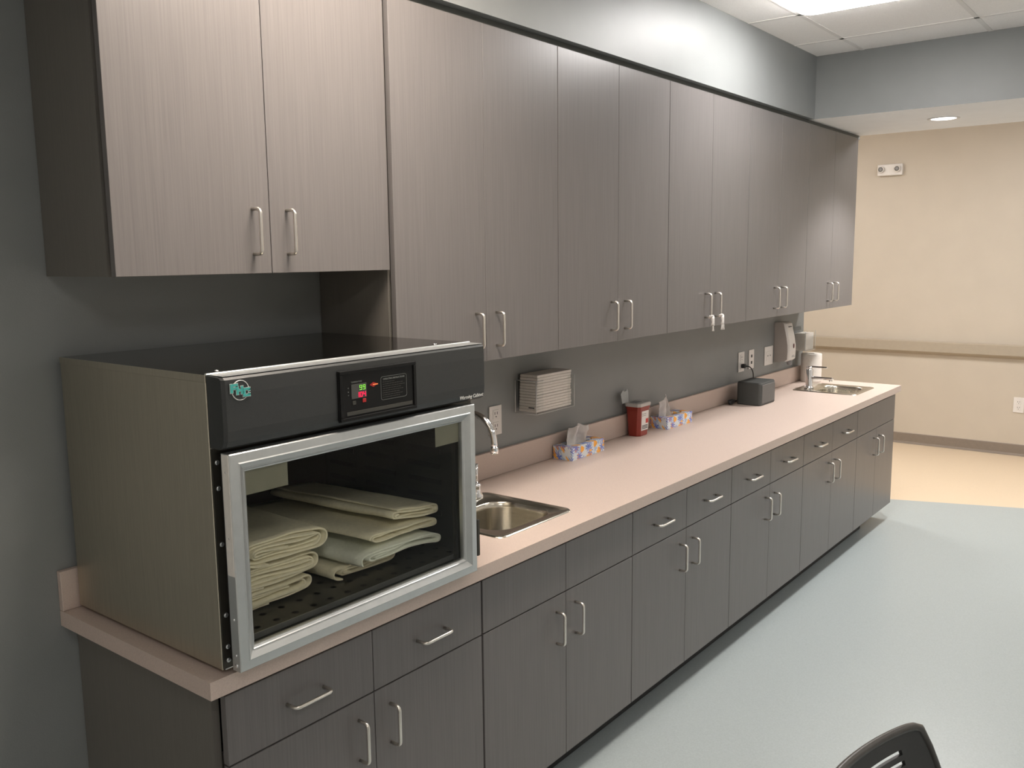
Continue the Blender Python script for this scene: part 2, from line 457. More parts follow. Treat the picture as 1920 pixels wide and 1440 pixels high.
# ------------------------------------------------------------------ worktop with backsplash
ct = thing('countertop', (2.61, -.33, H-CT), 'long pinkish beige laminate countertop on the grey base cabinets', 'countertop')
S1, S2 = 1.308, 4.810
b = BM(); z0, z1 = H-CT, H; XE = 5.2224
box(b, 0, XE, -CD, -.525, z0, z1)
box(b, 0, XE, -.232, -.001, z0, z1)
for xa, xb in ((0, S1-.163), (S1+.163, S2-.163), (S2+.163, XE)): box(b, xa, xb, -.525, -.232, z0, z1)
bmesh.ops.remove_doubles(b, verts=b.verts, dist=1e-5)
obj('worktop', b, 'counter', ct, fix=False)
b = BM(); box(b, 0, 5.165, -.019, -.001, H+.0005, H+.1038, bev=.0012, seg=1); obj('backsplash', b, 'counter', ct)

# ------------------------------------------------------------------ sinks
def sink(cx, label):
    t = thing('sink', (cx, -.35, H), label, 'sink', 'stainless sinks set into the counter')
    b = BM(); n = 8
    def L(w, h, r, z, cy=-.345): return [(x, y, z) for x, y in rrect(cx, cy, w, h, r, n)]
    loops = [L(.405, .410, .035, H+.0004), L(.399, .404, .033, H+.004), L(.385, .390, .028, H+.0045), L(.372, .377, .024, H+.0022),
             L(.318, .272, .088, H+.0022, -.378), L(.308, .262, .084, H-.003, -.378), L(.302, .256, .082, H-.02, -.378), L(.288, .244, .075, H-.125, -.378),
             L(.262, .218, .065, H-.150, -.378), L(.18, .15, .06, H-.157, -.378), L(.078, .078, .038, H-.160, -.378)]
    R = loft(b, loops, smooth=True)
    for k in (0, 1, 2): pass
    obj('basin', b, 'steel', t, fix=True)
    b = BM(); lathe(b, [(.040, H-.1598), (.038, H-.157), (.028, H-.158), (.024, H-.164), (.004, H-.164), (.004, H-.150), (.001, H-.150)], (cx, -.378, 0), cap=False); obj('drain', b, 'chrome', t)
    return t
sink(S1, 'stainless steel sink beside the towel warmer'); sink(S2, 'stainless steel sink at the far end of the counter')

# gooseneck tap, near sink
t = thing('faucet', (S1, -.175, H), 'chrome gooseneck faucet half hidden behind the towel warmer', 'faucet')
x = 1.30
b = BM(); lathe(b, [(.027, H+.003), (.027, H+.012), (.020, H+.020), (.016, H+.05), (.016, H+.06)], (x, -.185, 0)); obj('base', b, 'chrome', t)
pts = [(x, -.185, H+.05), (x, -.185, H+.15), (x, -.185, 1.165)]
for k in range(1, 17):
    a = math.pi*k/16; pts.append((x, -.275+.09*math.cos(a), 1.165+.092*math.sin(a)))
pts.append((x, -.366, 1.150))
b = BM(); tube(b, pts, .0115, 14); obj('spout', b, 'chrome', t)
b = BM(); lathe(b, [(.0135, 1.152), (.0140, 1.150), (.0140, 1.130), (.011, 1.128)], (x, -.366, 0)); obj('aerator', b, 'chrome', t)
for hx in (S1-.10, S1+.125):
    b = BM(); lathe(b, [(.024, H+.003), (.024, H+.010), (.015, H+.022), (.014, H+.042), (.016, H+.050), (.010, H+.056)], (hx, -.172, 0))
    hb = obj('handle', b, 'chrome', t)
    b = BM(); sgn = -1
    tube(b, [(hx, -.172, H+.050), (hx-.004, -.174, H+.075), (hx-.010, -.18, H+.13)], [.006, .005, .0065], 10); obj('lever', b, 'chrome', hb)

# single lever tap, far sink
t = thing('faucet', (4.74, -.20, H), 'small chrome single-lever faucet on the far sink', 'faucet')
x, y = 4.745, -.208
b = BM(); lathe(b, [(.031, H+.003), (.031, H+.008), (.024, H+.014), (.023, H+.02), (.022, H+.125), (.020, H+.132)], (x, y, 0)); obj('body', b, 'chrome', t)
b = BM(); box(b, x-.016, x+.016, y-.155, y-.015, H+.066, H+.083, bev=.006); obj('spout', b, 'chrome', t)
b = BM(); lathe(b, [(.010, H+.056), (.011, H+.066)], (x, y-.138, 0)); obj('aerator', b, 'chrome', t)
b = BM(); lathe(b, [(.021, H+.134), (.021, H+.143), (.012, H+.148)], (x, y, 0))
hb = obj('handle', b, 'chrome', t)
b = BM(); box(b, x-.008, x+.008, y-.115, y-.01, H+.141, H+.150, bev=.003); obj('lever', b, 'chrome', hb)
b = BM(); tube(b, [(x-.03, y+.02, H+.02), (x-.02, y+.01, H+.02)], .004, 8); obj('lift_rod', b, 'chrome', t)

# ------------------------------------------------------------------ towel warming cabinet
wm = thing('towel_warmer', (.447, -.34, H), 'stainless towel warming cabinet with glass door on the near end of the counter', 'warming cabinet')
X0, X1, Y0, Y1, Z0, Z1 = .038, .857, -.645, -.030, .924, 1.556
b = BM(); th = .03
box(b, X0, X0+th, Y0, Y1, Z0, Z1, bev=.0012, seg=1); box(b, X1-th, X1, Y0, Y1, Z0, Z1, bev=.0012, seg=1)
box(b, X0+th, X1-th, Y1-th, Y1, Z0, Z1); box(b, X0+th, X1-th, Y0, Y1-th, Z0, Z0+th)
obj('case', b, 'bodysteel', wm)
b = BM()
box(b, X0+th, X1-th, Y0, Y1-th, 1.40, Z1-.004); obj('inner_hood', b, 'liner', wm)
b = BM(); box(b, X0-.0015, X1+.0015, Y0-.001, Y1, Z1-.014, Z1+.002, bev=.001, seg=1)
for f in b.faces:
    f.normal_update(); f.material_index = 1 if abs(f.normal.z) > .9 else 0
o = obj('lid_panel', b, ['bodysteel', 'topsteel'], wm)
b = BM(); box(b, X0, X1, Y0-.0045, Y0+.004, Z1, Z1+.0045, bev=.0015, seg=1); obj('top_edge', b, 'alu', o)
for sx in (X0+.05, X1-.10):
    b = BM(); lathe(b, [(.006, Z1+.002), (.0055, Z1+.004), (.002, Z1+.0052)], (sx, Y0+.035, 0), n=12); obj('screw', b, 'chrome', o)
b = BM(); ti = .004; a0, a1 = X0+th, X1-th
box(b, a0, a0+ti, Y0+.002, Y1-th, Z0+th, 1.40); box(b, a1-ti, a1, Y0+.002, Y1-th, Z0+th, 1.40)
box(b, a0+ti, a1-ti, Y1-th-ti, Y1-th, Z0+th, 1.40); box(b, a0+ti, a1-ti, Y0+.002, Y1-th-ti, Z0+th, Z0+th+ti); box(b, a0+ti, a1-ti, Y0+.002, Y1-th-ti, 1.396, 1.40)
lin = obj('cavity_liner', b, 'liner', wm)
b = BM()
for k in range(6):
    for (ya, yb_) in ((-.56, -.43), (-.38, -.25), (-.20, -.09)):
        zz = 1.06+k*.045; box(b, a1-ti-.003, a1-ti+.001, ya, yb_, zz, zz+.016, bev=.001, seg=1)
obj('vent_slots', b, 'slot', lin)
# perforated shelf
b = BM(); sx0, sx1, sy0, sy1, zs = a0+ti+.002, a1-ti-.002, -.636, Y1-th-ti-.002, .972
nx, ny = 14, 11; cw, ch = (sx1-sx0)/nx, (sy1-sy0)/ny
for i in range(nx):
    for j in range(ny):
        cx, cy = sx0+(i+.5)*cw, sy0+(j+.5)*ch
        n = 16; sq = []; ci = []
        for k in range(n):
            a = 2*math.pi*(k+.5)/n; c, s = math.cos(a), math.sin(a); mx = max(abs(c), abs(s))
            ci.append(b.verts.new((cx+.0085*c, cy+.0085*s, zs)))
            q = (c/mx, s/mx)
            sq.append(b.verts.new((cx+q[0]*cw/2, cy+q[1]*ch/2, zs)))
        for k in range(n): b.faces.new((ci[k], ci[(k+1) % n], sq[(k+1) % n], sq[k]))
        # corner fill
        for k in (1, 5, 9, 13):
            a, c2 = sq[k], sq[(k+1) % n]
            cxn = cx + (cw/2)*(1 if k in (1, 13) else -1); cyn = cy + (ch/2)*(1 if k in (1, 5) else -1)
            v = b.verts.new((cxn, cyn, zs)); b.faces.new((a, c2, v))
sh = obj('shelf', b, 'shelf', wm, fix=False)
b = BM(); box(b, sx0, sx1, sy0-.002, sy0, zs-.012, zs+.0015); obj('shelf_lip', b, 'alu', sh)
# dark flange round the opening, with bolts
b = BM(); y0f, y1f = -.6485, -.6455
box(b, X0+.002, .085, y0f, y1f, Z0+.002, 1.404); box(b, .775, X1-.002, y0f, y1f, Z0+.002, 1.404); box(b, .085, .775, y0f, y1f, 1.352, 1.404); box(b, .085, .775, y0f, y1f, Z0+.002, .960)
fl = obj('front_flange', b, 'flange', wm)
for zz in (.945, .975, 1.045, 1.20, 1.32, 1.375):
    b = BM(); lathe(b, [(.0055, y0f-.0005), (.005, y0f-.003), (.002, y0f-.0035)], (X0+.013, 0, zz), axis='y', n=12); obj('bolt', b, 'alu', fl)
b = BM(); tube(b, [(X0+.004, y0f-.0015, Z0+.003), (X1-.004, y0f-.0015, Z0+.003)], .0016, 6); obj('flange_edge', b, 'alu', fl)
# control head
b = BM()
prof = [(-.646, 1.5565), (-.694, 1.5545), (-.700, 1.550), (-.7015, 1.52), (-.7015, 1.445), (-.700, 1.425), (-.694, 1.412), (-.684, 1.4065), (-.646, 1.4065)]
def ring(x, ins): return [(x, (y if i in (0, 8) else y+ins), z) for i, (y, z) in enumerate(prof)]
loft(b, [ring(.040, .006), ring(.046, 0), ring(.852, 0), ring(.858, .006)], True, True)
cbz = obj('control_head', b, 'bezel', wm)
b = BM(); box(b, .045, .853, -.694, -.648, 1.5567, 1.5578); obj('top_strip', b, 'alu', cbz)
yp = -.7025
b = BM()
box(b, .335, .585, yp-.003, yp+.002, 1.419, 1.537, bev=.001, seg=1)
pn = obj('control_panel', b, 'panel', cbz)
b = BM(); fr = .011
for q in ((.337, .583, 1.528, 1.5365), (.337, .583, 1.4195, 1.428), (.337, .346, 1.428, 1.528), (.574, .583, 1.428, 1.528)):
    box(b, q[0], q[1], yp-.0065, yp-.003, q[2], q[3], bev=.0012, seg=1)
obj('panel_frame', b, 'panel', pn)
b = BM(); box(b, .357, .569, yp-.0042, yp-.003, 1.4318, 1.4405, bev=.0004, seg=1); obj('grey_strip', b, 'panelbar', pn)
b = BM(); box(b, .372, .4185, yp-.0045, yp-.003, 1.4695, 1.5030); dsp = obj('display_window', b, 'lcd', pn)
SEG = {'9': 'abcdfg', '1': 'bc', '0': 'abcdef', '4': 'fgbc'}
def digit(b, ch, x, z, wd, ht, t, y):
    S = {'a': (0, wd, ht-t, ht), 'g': (0, wd, ht/2-t/2, ht/2+t/2), 'd': (0, wd, 0, t), 'f': (0, t, ht/2, ht), 'b': (wd-t, wd, ht/2, ht), 'e': (0, t, 0, ht/2), 'c': (wd-t, wd, 0, ht/2)}
    for s in SEG[ch]:
        q = S[s]; box(b, x+q[0], x+q[1], y-.0006, y, z+q[2], z+q[3])
b = BM()
for k, ch in enumerate('99'): digit(b, ch, .3965+k*.0105, 1.4878, .0074, .0115, .0014, yp-.0046)
obj('green_digits', b, 'green', dsp)
b = BM()
for k, ch in enumerate('104'): digit(b, ch, .3870+k*.0102, 1.4715, .0080, .0118, .0019, yp-.0046)
obj('red_digits', b, 'pink', dsp)
text('TEMPERATURE', .0052, (.372, yp-.0032, 1.5060), 'printline', 'panel_title', pn)
b = BM(); box(b, .4055, .4165, yp-.005, yp-.003, 1.4575, 1.4665, bev=.001, seg=1); obj('red_button', b, 'redled', pn)
b = BM(); box(b, .3745, .3855, yp-.0045, yp-.003, 1.4550, 1.4645, bev=.001, seg=1); obj('key_button', b, 'panelbar', pn)
b = BM()
for zz in (1.478, 1.4855, 1.4945): box(b, .3625, .3650, yp-.0036, yp-.003, zz, zz+.0022)
obj('indicator_marks', b, 'printline', pn)
b = BM(); v = [(.430, 1.4955), (.441, 1.5010), (.455, 1.4965), (.441, 1.4900)]
loft(b, [[(x, yp-.003, z) for x, z in v], [(x, yp-.0042, z) for x, z in v]], True, True); obj('power_light', b, 'redled', pn)
b = BM(); box(b, .439, .4545, yp-.0050, yp-.0040, 1.4945, 1.4966); obj('power_mark', b, 'orange', pn)
b = BM()
o1 = rrect(.508, 1.4825, .086, .056, .006, 4); o2 = rrect(.508, 1.4825, .0844, .0544, .0052, 4)
loft(b, [[(x, yp-.003, z) for x, z in o1], [(x, yp-.0036, z) for x, z in o1], [(x, yp-.0036, z) for x, z in o2], [(x, yp-.003, z) for x, z in o2]])
ins = obj('instruction_border', b, 'printline', pn)
text('OPERATING INSTRUCTIONS', .0056, (.5085, yp-.0032, 1.5022), 'printline', 'instruction_heading', ins, align='CENTER', bold=.0001)
b = BM(); random.seed(3)
for r in range(8):
    zz = 1.4965-r*.0052; xx = .471
    end = random.uniform(.500, .545)
    while xx < end:
        wl = random.uniform(.003, .009); box(b, xx, xx+wl, yp-.0034, yp-.003, zz, zz+.0013); xx += wl+.0015
obj('instruction_lines', b, 'panelbar', ins)
# maker's emblem: ring with three stepped letters
ye = -.7016
b = BM()
lathe(b, [(.0208, ye+.0002), (.0208, ye-.0012), (.0192, ye-.0012), (.0192, ye+.0002)], (.0800, 0, 1.5265), axis='y', n=40, cap=False)
em = obj('emblem_ring', b, 'silver', cbz)
b = BM(); lathe(b, [(.0192, ye+.0002), (.0192, ye-.0006)], (.0800, 0, 1.5265), axis='y', n=40); obj('emblem_disc', b, 'bezel', em)
def letter(polys, x, z, s):
    for grow, y, mm, nm in ((.0022, ye-.0012, 'silver', 'emblem_outline'), (0, ye-.0020, 'teal', 'emblem_letter')):
        b = BM()
        for (a, c, d, e) in polys:
            box(b, x+a*s-grow/2, x+c*s+grow/2, y-.0006, y, z+d*s-grow/2, z+e*s+grow/2)
        obj(nm, b, mm, em)
letter([(0, .34, 0, 1), (.34, 1.0, .72, 1), (.34, .8, .36, .60)], .0555, 1.5230, .0180)
letter([(0, .34, 0, 1), (.66, 1.0, 0, 1), (.34, .66, .38, .64)], .0695, 1.5185, .0165)
letter([(0, .34, 0, 1), (.34, 1.0, .74, 1), (.34, 1.0, 0, .26), (.70, 1.0, .62, .80), (.70, 1.0, .2, .36)], .0850, 1.5125, .0175)
text('Warming Cabinet', .0130, (.7480, -.7022, 1.4165), 'silver', 'nameplate_lettering', cbz, shear=.35, bold=.0002, wid=1.02)
# glass door
DX0, DX1, DZ0, DZ1 = .046, .812, .931, 1.398
def drect(ins, y): return [(DX0+ins, y, DZ0+ins), (DX1-ins, y, DZ0+ins), (DX1-ins, y, DZ1-ins), (DX0+ins, y, DZ1-ins)]
b = BM()
loft(b, [drect(0, -.672), drect(0, -.698), drect(.002, -.7005), drect(.020, -.7010), drect(.0225, -.7030), drect(.0250, -.7010), drect(.036, -.6920), drect(.038, -.6940), drect(.0400, -.6915), drect(.0435, -.6890), drect(.0435, -.676), drect(.03, -.672), drect(0, -.672)])
dr = obj('door', b, 'alu', wm)
b = BM(); box(b, DX0+.038, DX1-.038, -.6830, -.6795, DZ0+.038, DZ1-.038); obj('glass_pane', b, 'pane', dr)
b = BM(); loft(b, [drect(.012, -.671), drect(.012, -.650), drect(.026, -.650), drect(.026, -.671), drect(.012, -.671)]); obj('gasket', b, 'dark', dr)
b = BM(); box(b, .0455-.001, .0462, -.697, -.675, 1.14, 1.396, bev=.0003, seg=1); obj('side_strip', b, 'paper', dr)
for zz, rr in ((.944, .0050), (.9665, .0032), (1.045, .0028), (1.22, .0028), (1.36, .0028)):
    b = BM(); lathe(b, [(rr, .0462), (rr*.9, .0445), (rr*.3, .0440)], (0, -.686, zz), axis='x', n=12); obj('rivet', b, 'chrome', dr)
for nm, (xa, xb) in (('pale_patch', (.0895, .205)), ('pale_patch', (.677, .768))):  # pale flat rectangles behind the glass, one in each top corner
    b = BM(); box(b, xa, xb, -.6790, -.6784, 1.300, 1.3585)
    st = obj(nm, b, mat('pale patch', (.23, .225, .17), .5, var=.06, scale=40), dr)
b = BM(); box(b, .852, .8625, -.668, -.6485, .955, 1.06, bev=.001, seg=1); obj('hinge', b, 'flange', wm)
for fx in (X0+.05, X1-.09):
    for fy in (Y0+.03, Y1-.07):
        b = BM(); box(b, fx, fx+.04, fy, fy+.04, H+.0005, Z0); obj('foot', b, 'dark', wm)

# ------------------------------------------------------------------ folded flannels inside the warmer
def flannel(x0, x1, yf, yb, z0, z1, label, m='towel', rot=0., slope=0., turns=2.6, seed=0, droop=0., zoff_back=0.):
    """a flattened roll of cloth whose folds show at its front end"""
    rnd = random.Random(seed); th = .0040
    Hh = (z1-z0)/2; Wd = (x1-x0)/2; cx = (x0+x1)/2; cz = (z0+z1)/2
    path = []; n = int(turns*48)
    rmin = .0030
    for k in range(n+1):
        tt = k/n; r = Hh-.002 - (Hh-.002-rmin)*tt
        Lh = (Wd-Hh)*(1-.16*tt) - .006*math.sin(tt*9+seed)
        q = (turns*tt + .62 + .05*seed) % 1.0          # once round: top, right bend, bottom, left bend
        if q < .34: px, pz = -Lh+2*Lh*q/.34, r
        elif q < .5: a = math.pi*(q-.34)/.16; px, pz = Lh+r*math.sin(a), r*math.cos(a)
        elif q < .84: px, pz = Lh-2*Lh*(q-.5)/.34, -r
        else: a = math.pi*(q-.84)/.16; px, pz = -Lh-r*math.sin(a), -r*math.cos(a)
        path.append((px, pz + .0016*math.sin(px*38+seed*2+tt*5)*(1-abs(pz)/Hh*.5)))
    # smooth path
    for _ in range(3): path = [path[0]] + [((path[i-1][0]+2*path[i][0]+path[i+1][0])/4, (path[i-1][1]+2*path[i][1]+path[i+1][1])/4) for i in range(1, len(path)-1)] + [path[-1]]
    prof_o, prof_i = [], []
    for i, (px, pz) in enumerate(path):
        q0 = path[max(0, i-1)]; q1 = path[min(len(path)-1, i+1)]
        d = Vector((q1[0]-q0[0], q1[1]-q0[1])); d = d.normalized() if d.length > 1e-9 else Vector((1, 0)); nn = Vector((-d.y, d.x))
        prof_o.append((px+nn.x*th/2, pz+nn.y*th/2)); prof_i.append((px-nn.x*th/2, pz-nn.y*th/2))
    loop = prof_o + prof_i[::-1]
    ns = 14; b = BM(); loops = []
    N = len(loop)
    for k in range(ns+1):
        f = k/ns; lp = []
        for i, (px, pz) in enumerate(loop):
            ii = i if i < N/2 else N-1-i
            y = yf + (yb-yf)*f
            if k == 0: y += .007*math.sin(ii*.157+seed*1.7)+.003*math.sin(ii*.41)
            wv = .0022*noise.noise(Vector((px*18+seed, y*9, pz*30)))*(1 if k else .6)
            x = px; z = pz + wv*1.6 - slope*px + droop*(px/Wd)**2*-1 + zoff_back*f
            X = cx + x*math.cos(rot) - (y-yf)*math.sin(rot); Y = yf + (y-yf)*math.cos(rot) + x*math.sin(rot)
            lp.append((X, Y, cz+z))
        loops.append(lp)
    R = loft(b, loops, smooth=True)
    h2 = N//2
    for rr in (R[0], R[-1]):
        for i in range(h2-1): b.faces.new((rr[i], rr[i+1], rr[N-2-i], rr[N-1-i]))
    o = obj('folded_flannel', b, m)
    return tag(o, label, 'folded cloth', 'folded flannels in the towel warmer')
S = .9750
flannel(.105, .392, -.535, -.12, S, S+.046, 'folded cream flannel at the bottom of the left stack in the warmer', rot=.02, seed=1, turns=2.6)
flannel(.115, .405, -.540, -.12, S+.050, S+.103, 'folded cream flannel in the middle of the left stack in the warmer', rot=.0, seed=2, turns=3.1)
flannel(.165, .418, -.548, -.11, S+.107, S+.166, 'rolled cream flannel on top of the left stack in the warmer', rot=-.02, seed=3, turns=3.4)
flannel(.440, .655, -.545, -.12, S+.001, S+.036, 'loosely folded cream flannel lying under the right stack in the warmer', rot=.04, seed=4, turns=2.2)
flannel(.470, .785, -.610, -.11, S+.044, S+.078, 'pale folded flannel sagging over the bottom one of the right stack', 'towel2', rot=.06, seed=5, turns=2.2, slope=.06, droop=.010)
flannel(.495, .790, -.600, -.11, S+.086, S+.112, 'thin folded flannel second from the top of the right stack', rot=.07, seed=6, turns=1.8, slope=.07)
flannel(.590, .785, -.590, -.12, S+.119, S+.148, 'narrow folded cream flannel on top of the right stack in the warmer', rot=.08, seed=8, turns=2.0, slope=.10)

# ------------------------------------------------------------------ wall plates
def plate(x0, x1, z0, z1, label, kind, wall='back', x=None):
    """built facing -y at y=0 or facing -x on the far wall"""
    cx, cz = (x0+x1)/2, (z0+z1)/2
    def T(bm):
        if wall == 'far':
            for v in bm.verts: px, py, pz = v.co; v.co = (XF+py, px, pz)
        return bm
    t = thing('wall_outlet' if kind == 'duplex' else ('data_outlet' if kind == 'data' else 'wall_plate'), (cx, -.001, z0) if wall == 'back' else (XF-.001, cx, z0), label, 'outlet' if kind != 'blank' else 'wall plate', 'white wall plates')
    b = BM(); box(b, x0, x1, -.0065, -.0005, z0, z1, bev=.002, seg=2); pl = obj('cover_plate', T(b), 'white', t)
    if kind == 'duplex':
        for s in (-1, 1):
            zc = cz+s*.025
            b = BM(); box(b, cx-.019, cx+.019, -.0085, -.0063, zc-.019, zc+.019, bev=.0015, seg=1); rc = obj('socket', T(b), 'white', t)
            b = BM(); box(b, cx-.009, cx-.006, -.0089, -.0084, zc-.001, zc+.010); box(b, cx+.006, cx+.009, -.0089, -.0084, zc-.001, zc+.010); box(b, cx-.003, cx+.003, -.0089, -.0084, zc-.012, zc-.007)
            obj('socket_slots', T(b), 'blackprint', rc)
    if kind == 'data':
        for s in (-1, 1):
            zc = cz+s*.020
            b = BM(); box(b, cx-.010, cx+.010, -.0080, -.0063, zc-.009, zc+.009, bev=.001, seg=1); obj('data_jack', T(b), 'blackprint', t)
    if kind == 'wide':
        b = BM(); box(b, cx-.045, cx+.045, -.0078, -.0063, cz-.03, cz+.03, bev=.0015, seg=1); rc = obj('insert', T(b), 'white', t)
        b = BM()
        for q in (-.02, .02): box(b, cx+q-.008, cx+q+.008, -.0084, -.0077, cz-.004, cz+.004)
        obj('printed_marks', T(b), 'greyprint', rc)
    return t
plate(1.713, 1.790, 1.077, 1.197, 'white duplex outlet on the grey wall beside the gooseneck faucet', 'duplex')
plate(4.088, 4.172, 1.076, 1.198, 'white outlet above the black speaker with a cord plugged in', 'duplex')
plate(4.242, 4.318, 1.080, 1.199, 'white plate with two black data jacks beside the plugged outlet', 'data')
plate(4.487, 4.623, 1.076, 1.197, 'wide white wall plate beside the soap dispenser', 'wide')
plate(-1.012, -.930, .383, .518, 'white duplex outlet low on the beige far wall', 'duplex', 'far')

# ------------------------------------------------------------------ folded paper towel holder on the wall
t = thing('paper_towel_holder', (2.03, -.055, 1.14), 'clear acrylic wall holder filled with folded paper towels', 'paper towel holder')
hx0, hx1, hz0, hz1, hy = 1.885, 2.160, 1.150, 1.286, -.110
b = BM()
poly(b, [(hx0, hy, hz0), (hx1, hy, hz0), (hx1, -.002, hz0), (hx0, -.002, hz0)]); poly(b, [(hx0, hy, hz0), (hx0, hy, hz1), (hx0, -.002, hz1), (hx0, -.002, hz0)]); poly(b, [(hx1, hy, hz0), (hx1, hy, hz1), (hx1, -.002, hz1), (hx1, -.002, hz0)])
poly(b, [(hx0, hy, hz0), (hx0+.05, hy, hz0), (hx0+.05, hy, hz1), (hx0, hy, hz1)]); poly(b, [(hx1-.05, hy, hz0), (hx1, hy, hz0), (hx1, hy, hz1), (hx1-.05, hy, hz1)])
obj('clear_box', b, 'acrylic', t)
b = BM(); r = .0018
for P in ([(hx0, hy, hz0), (hx1, hy, hz0)], [(hx0, hy, hz0), (hx0, hy, hz1)], [(hx1, hy, hz0), (hx1, hy, hz1)], [(hx0, hy, hz0), (hx0, -.003, hz0)], [(hx0, -.003, hz0), (hx0, -.003, hz1)], [(hx0, hy, hz1), (hx0+.05, hy, hz1)], [(hx0, -.003, hz1), (hx0, hy, hz1)]):
    tube(b, P, r, 6)
obj('clear_edges', b, 'acedge', t)
pt = thing('paper_towels', (2.03, -.055, 1.157), 'stack of white folded paper towels standing in the wall holder', 'paper towels')
b = BM(); rnd = random.Random(4); nsh = 13; zt0 = 1.156; dz = .0118
for k in range(nsh):
    z = zt0+k*dz; j = rnd.uniform(-.0015, .0015); tp = k/nsh
    box(b, 1.897+.010*tp+j, 2.148+.002*math.sin(k*1.7), -.102+j, -.012+j, z, z+dz-.0006, bev=.0022, seg=2)
obj('towel_stack', b, 'paper', pt)
b = BM(); box(b, 1.8945, 1.8965, -.092, -.064, 1.172, 1.176); obj('printed_mark', b, 'blackprint', pt)

# ------------------------------------------------------------------ tissue boxes
def tissue_box(x, y, rot, label, shape):
    t = thing('tissue_box', (x, y, H), label, 'tissue box', 'flowered tissue boxes')
    c, s = math.cos(rot), math.sin(rot)
    W, D, Hh = .262, .100, .058
    def T(bm):
        for v in bm.verts:
            px, py, pz = v.co; v.co = (x+px*c-py*s, y+px*s+py*c, H+.0005+pz)
        return bm
    # carton with an oval opening in the top
    b = BM(); n = 32
    def sqp(a, w, d):
        cc, ss = math.cos(a), math.sin(a); k = 1/max(abs(cc)/(w/2), abs(ss)/(d/2)); return (cc*k, ss*k)
    an = [math.atan2(sy*D/2, sx*W/2) for sx, sy in ((1, 1), (-1, 1), (-1, -1), (1, -1))]
    A = sorted([2*math.pi*k/n for k in range(n)] + [q % (2*math.pi) for q in an])
    outer = [sqp(q, W, D) for q in A]; inner = [(.100*math.cos(q), .026*math.sin(q)) for q in A]
    loft(b, [[(u, v, 0) for u, v in outer], [(u, v, Hh) for u, v in outer], [(u, v, Hh) for u, v in inner], [(u, v, Hh-.01) for u, v in inner]], cap0=True)
    box(b, -.12, .12, -.05, .05, Hh-.014, Hh-.012)
    obj('carton', T(b), 'flower', t)
    b = BM(); n1, n2 = 34, 14; rnd = random.Random(len(label))
    grid = []
    for j in range(n2+1):
        f = j/n2; row = []
        for i in range(n1+1):
            s_ = 2*i/n1-1
            if shape == 'wide':
                w_ = .098*(1-.42*f); hgt = .078*(1-.22*abs(s_)**2.5)
                px = -.012+s_*w_ + .012*f + .006*math.sin(f*5+s_*3); py = (.008+.008*f)*math.sin(s_*6.5+.8) + .010*math.sin(f*4+s_*2)
                pz = -.012+f*(hgt+.012)+.004*math.sin(s_*11)*f
            else:
                w_ = .060*(1-.80*f)+.030*f*(s_ < 0); hgt = .110*(1-.34*abs(s_-.1)) if s_ < .25 else .110*(1-.95*(s_-.1))
                px = -.055 + s_*w_*(1.15 if s_ < 0 else 1) - .016*f*max(0, -s_); py = .014*math.sin(s_*7+1)*(1-.5*f)
                pz = -.012+f*(hgt+.012)
            px += .003*noise.noise(Vector((px*60, f*6, 3))); py += .006*noise.noise(Vector((s_*4, f*5, 7)))
            row.append(b.verts.new((px, py, Hh+pz)))
        grid.append(row)
    for j in range(n2):
        for i in range(n1): b.faces.new((grid[j][i], grid[j][i+1], grid[j+1][i+1], grid[j+1][i])).smooth = True
    o = obj('tissue', T(b), 'tissue', t)
    md = o.modifiers.new('thickness', 'SOLIDIFY'); md.thickness = .0008
    return t
tissue_box(2.252, -.0735, .02, 'flowered tissue box nearer the camera, with a wide crumpled tissue', 'wide')
tissue_box(3.112, -.0735, -.02, 'flowered tissue box beyond the red sharps bin, with a tall tissue', 'tall')

# ------------------------------------------------------------------ sharps container
t = thing('sharps_container', (2.775, -.063, H), 'red plastic sharps container with raised clear flap between the tissue boxes', 'sharps container')
sc = (2.783, -.0635)
b = BM()
def chrect(w, d, ch, z): 
    X, Y = sc; a, c2 = w/2, d/2
    return [(X+q[0], Y+q[1], z) for q in ((-a+ch, -c2), (a-ch, -c2), (a, -c2+ch), (a, c2-ch), (a-ch, c2), (-a+ch, c2), (-a, c2-ch), (-a, -c2+ch))]
loft(b, [chrect(.088, .066, .014, H+.0005), chrect(.092, .070, .015, H+.006), chrect(.104, .080, .012, H+.135), chrect(.112, .086, .012, H+.136), chrect(.112, .086, .012, H+.146)], True, True)
obj('bin', b, 'red', t)
b = BM(); loft(b, [chrect(.118, .088, .012, H+.147), chrect(.120, .090, .012, H+.149), chrect(.120, .090, .012, H+.162), chrect(.112, .082, .012, H+.166)], True, True)
ld = obj('lid', b, 'lid', t)
b = BM(); box(b, sc[0]-.045, sc[0]+.005, sc[1]-.02, sc[1]+.02, H+.1662, H+.168, bev=.0006, seg=1); obj('opening', b, 'greyprint', ld)
b = BM()
v = [(-.100, 0), (-.040, 0), (-.034, .048), (-.040, .064), (-.047, .066), (-.053, .056), (-.074, .054), (-.080, .062), (-.090, .060), (-.108, .046)]
loft(b, [[(sc[0]+.000+p*.95, -.034+.12*q, H+.165+q) for p, q in v], [(sc[0]+.000+p*.95, -.0315+.12*q, H+.165+q) for p, q in v]], True, True)
obj('flap', b, 'flap', ld)
b = BM(); yl = lambda z: sc[1]-.0356-(z-.006)*.0388
zz0, zz1 = .028, .124
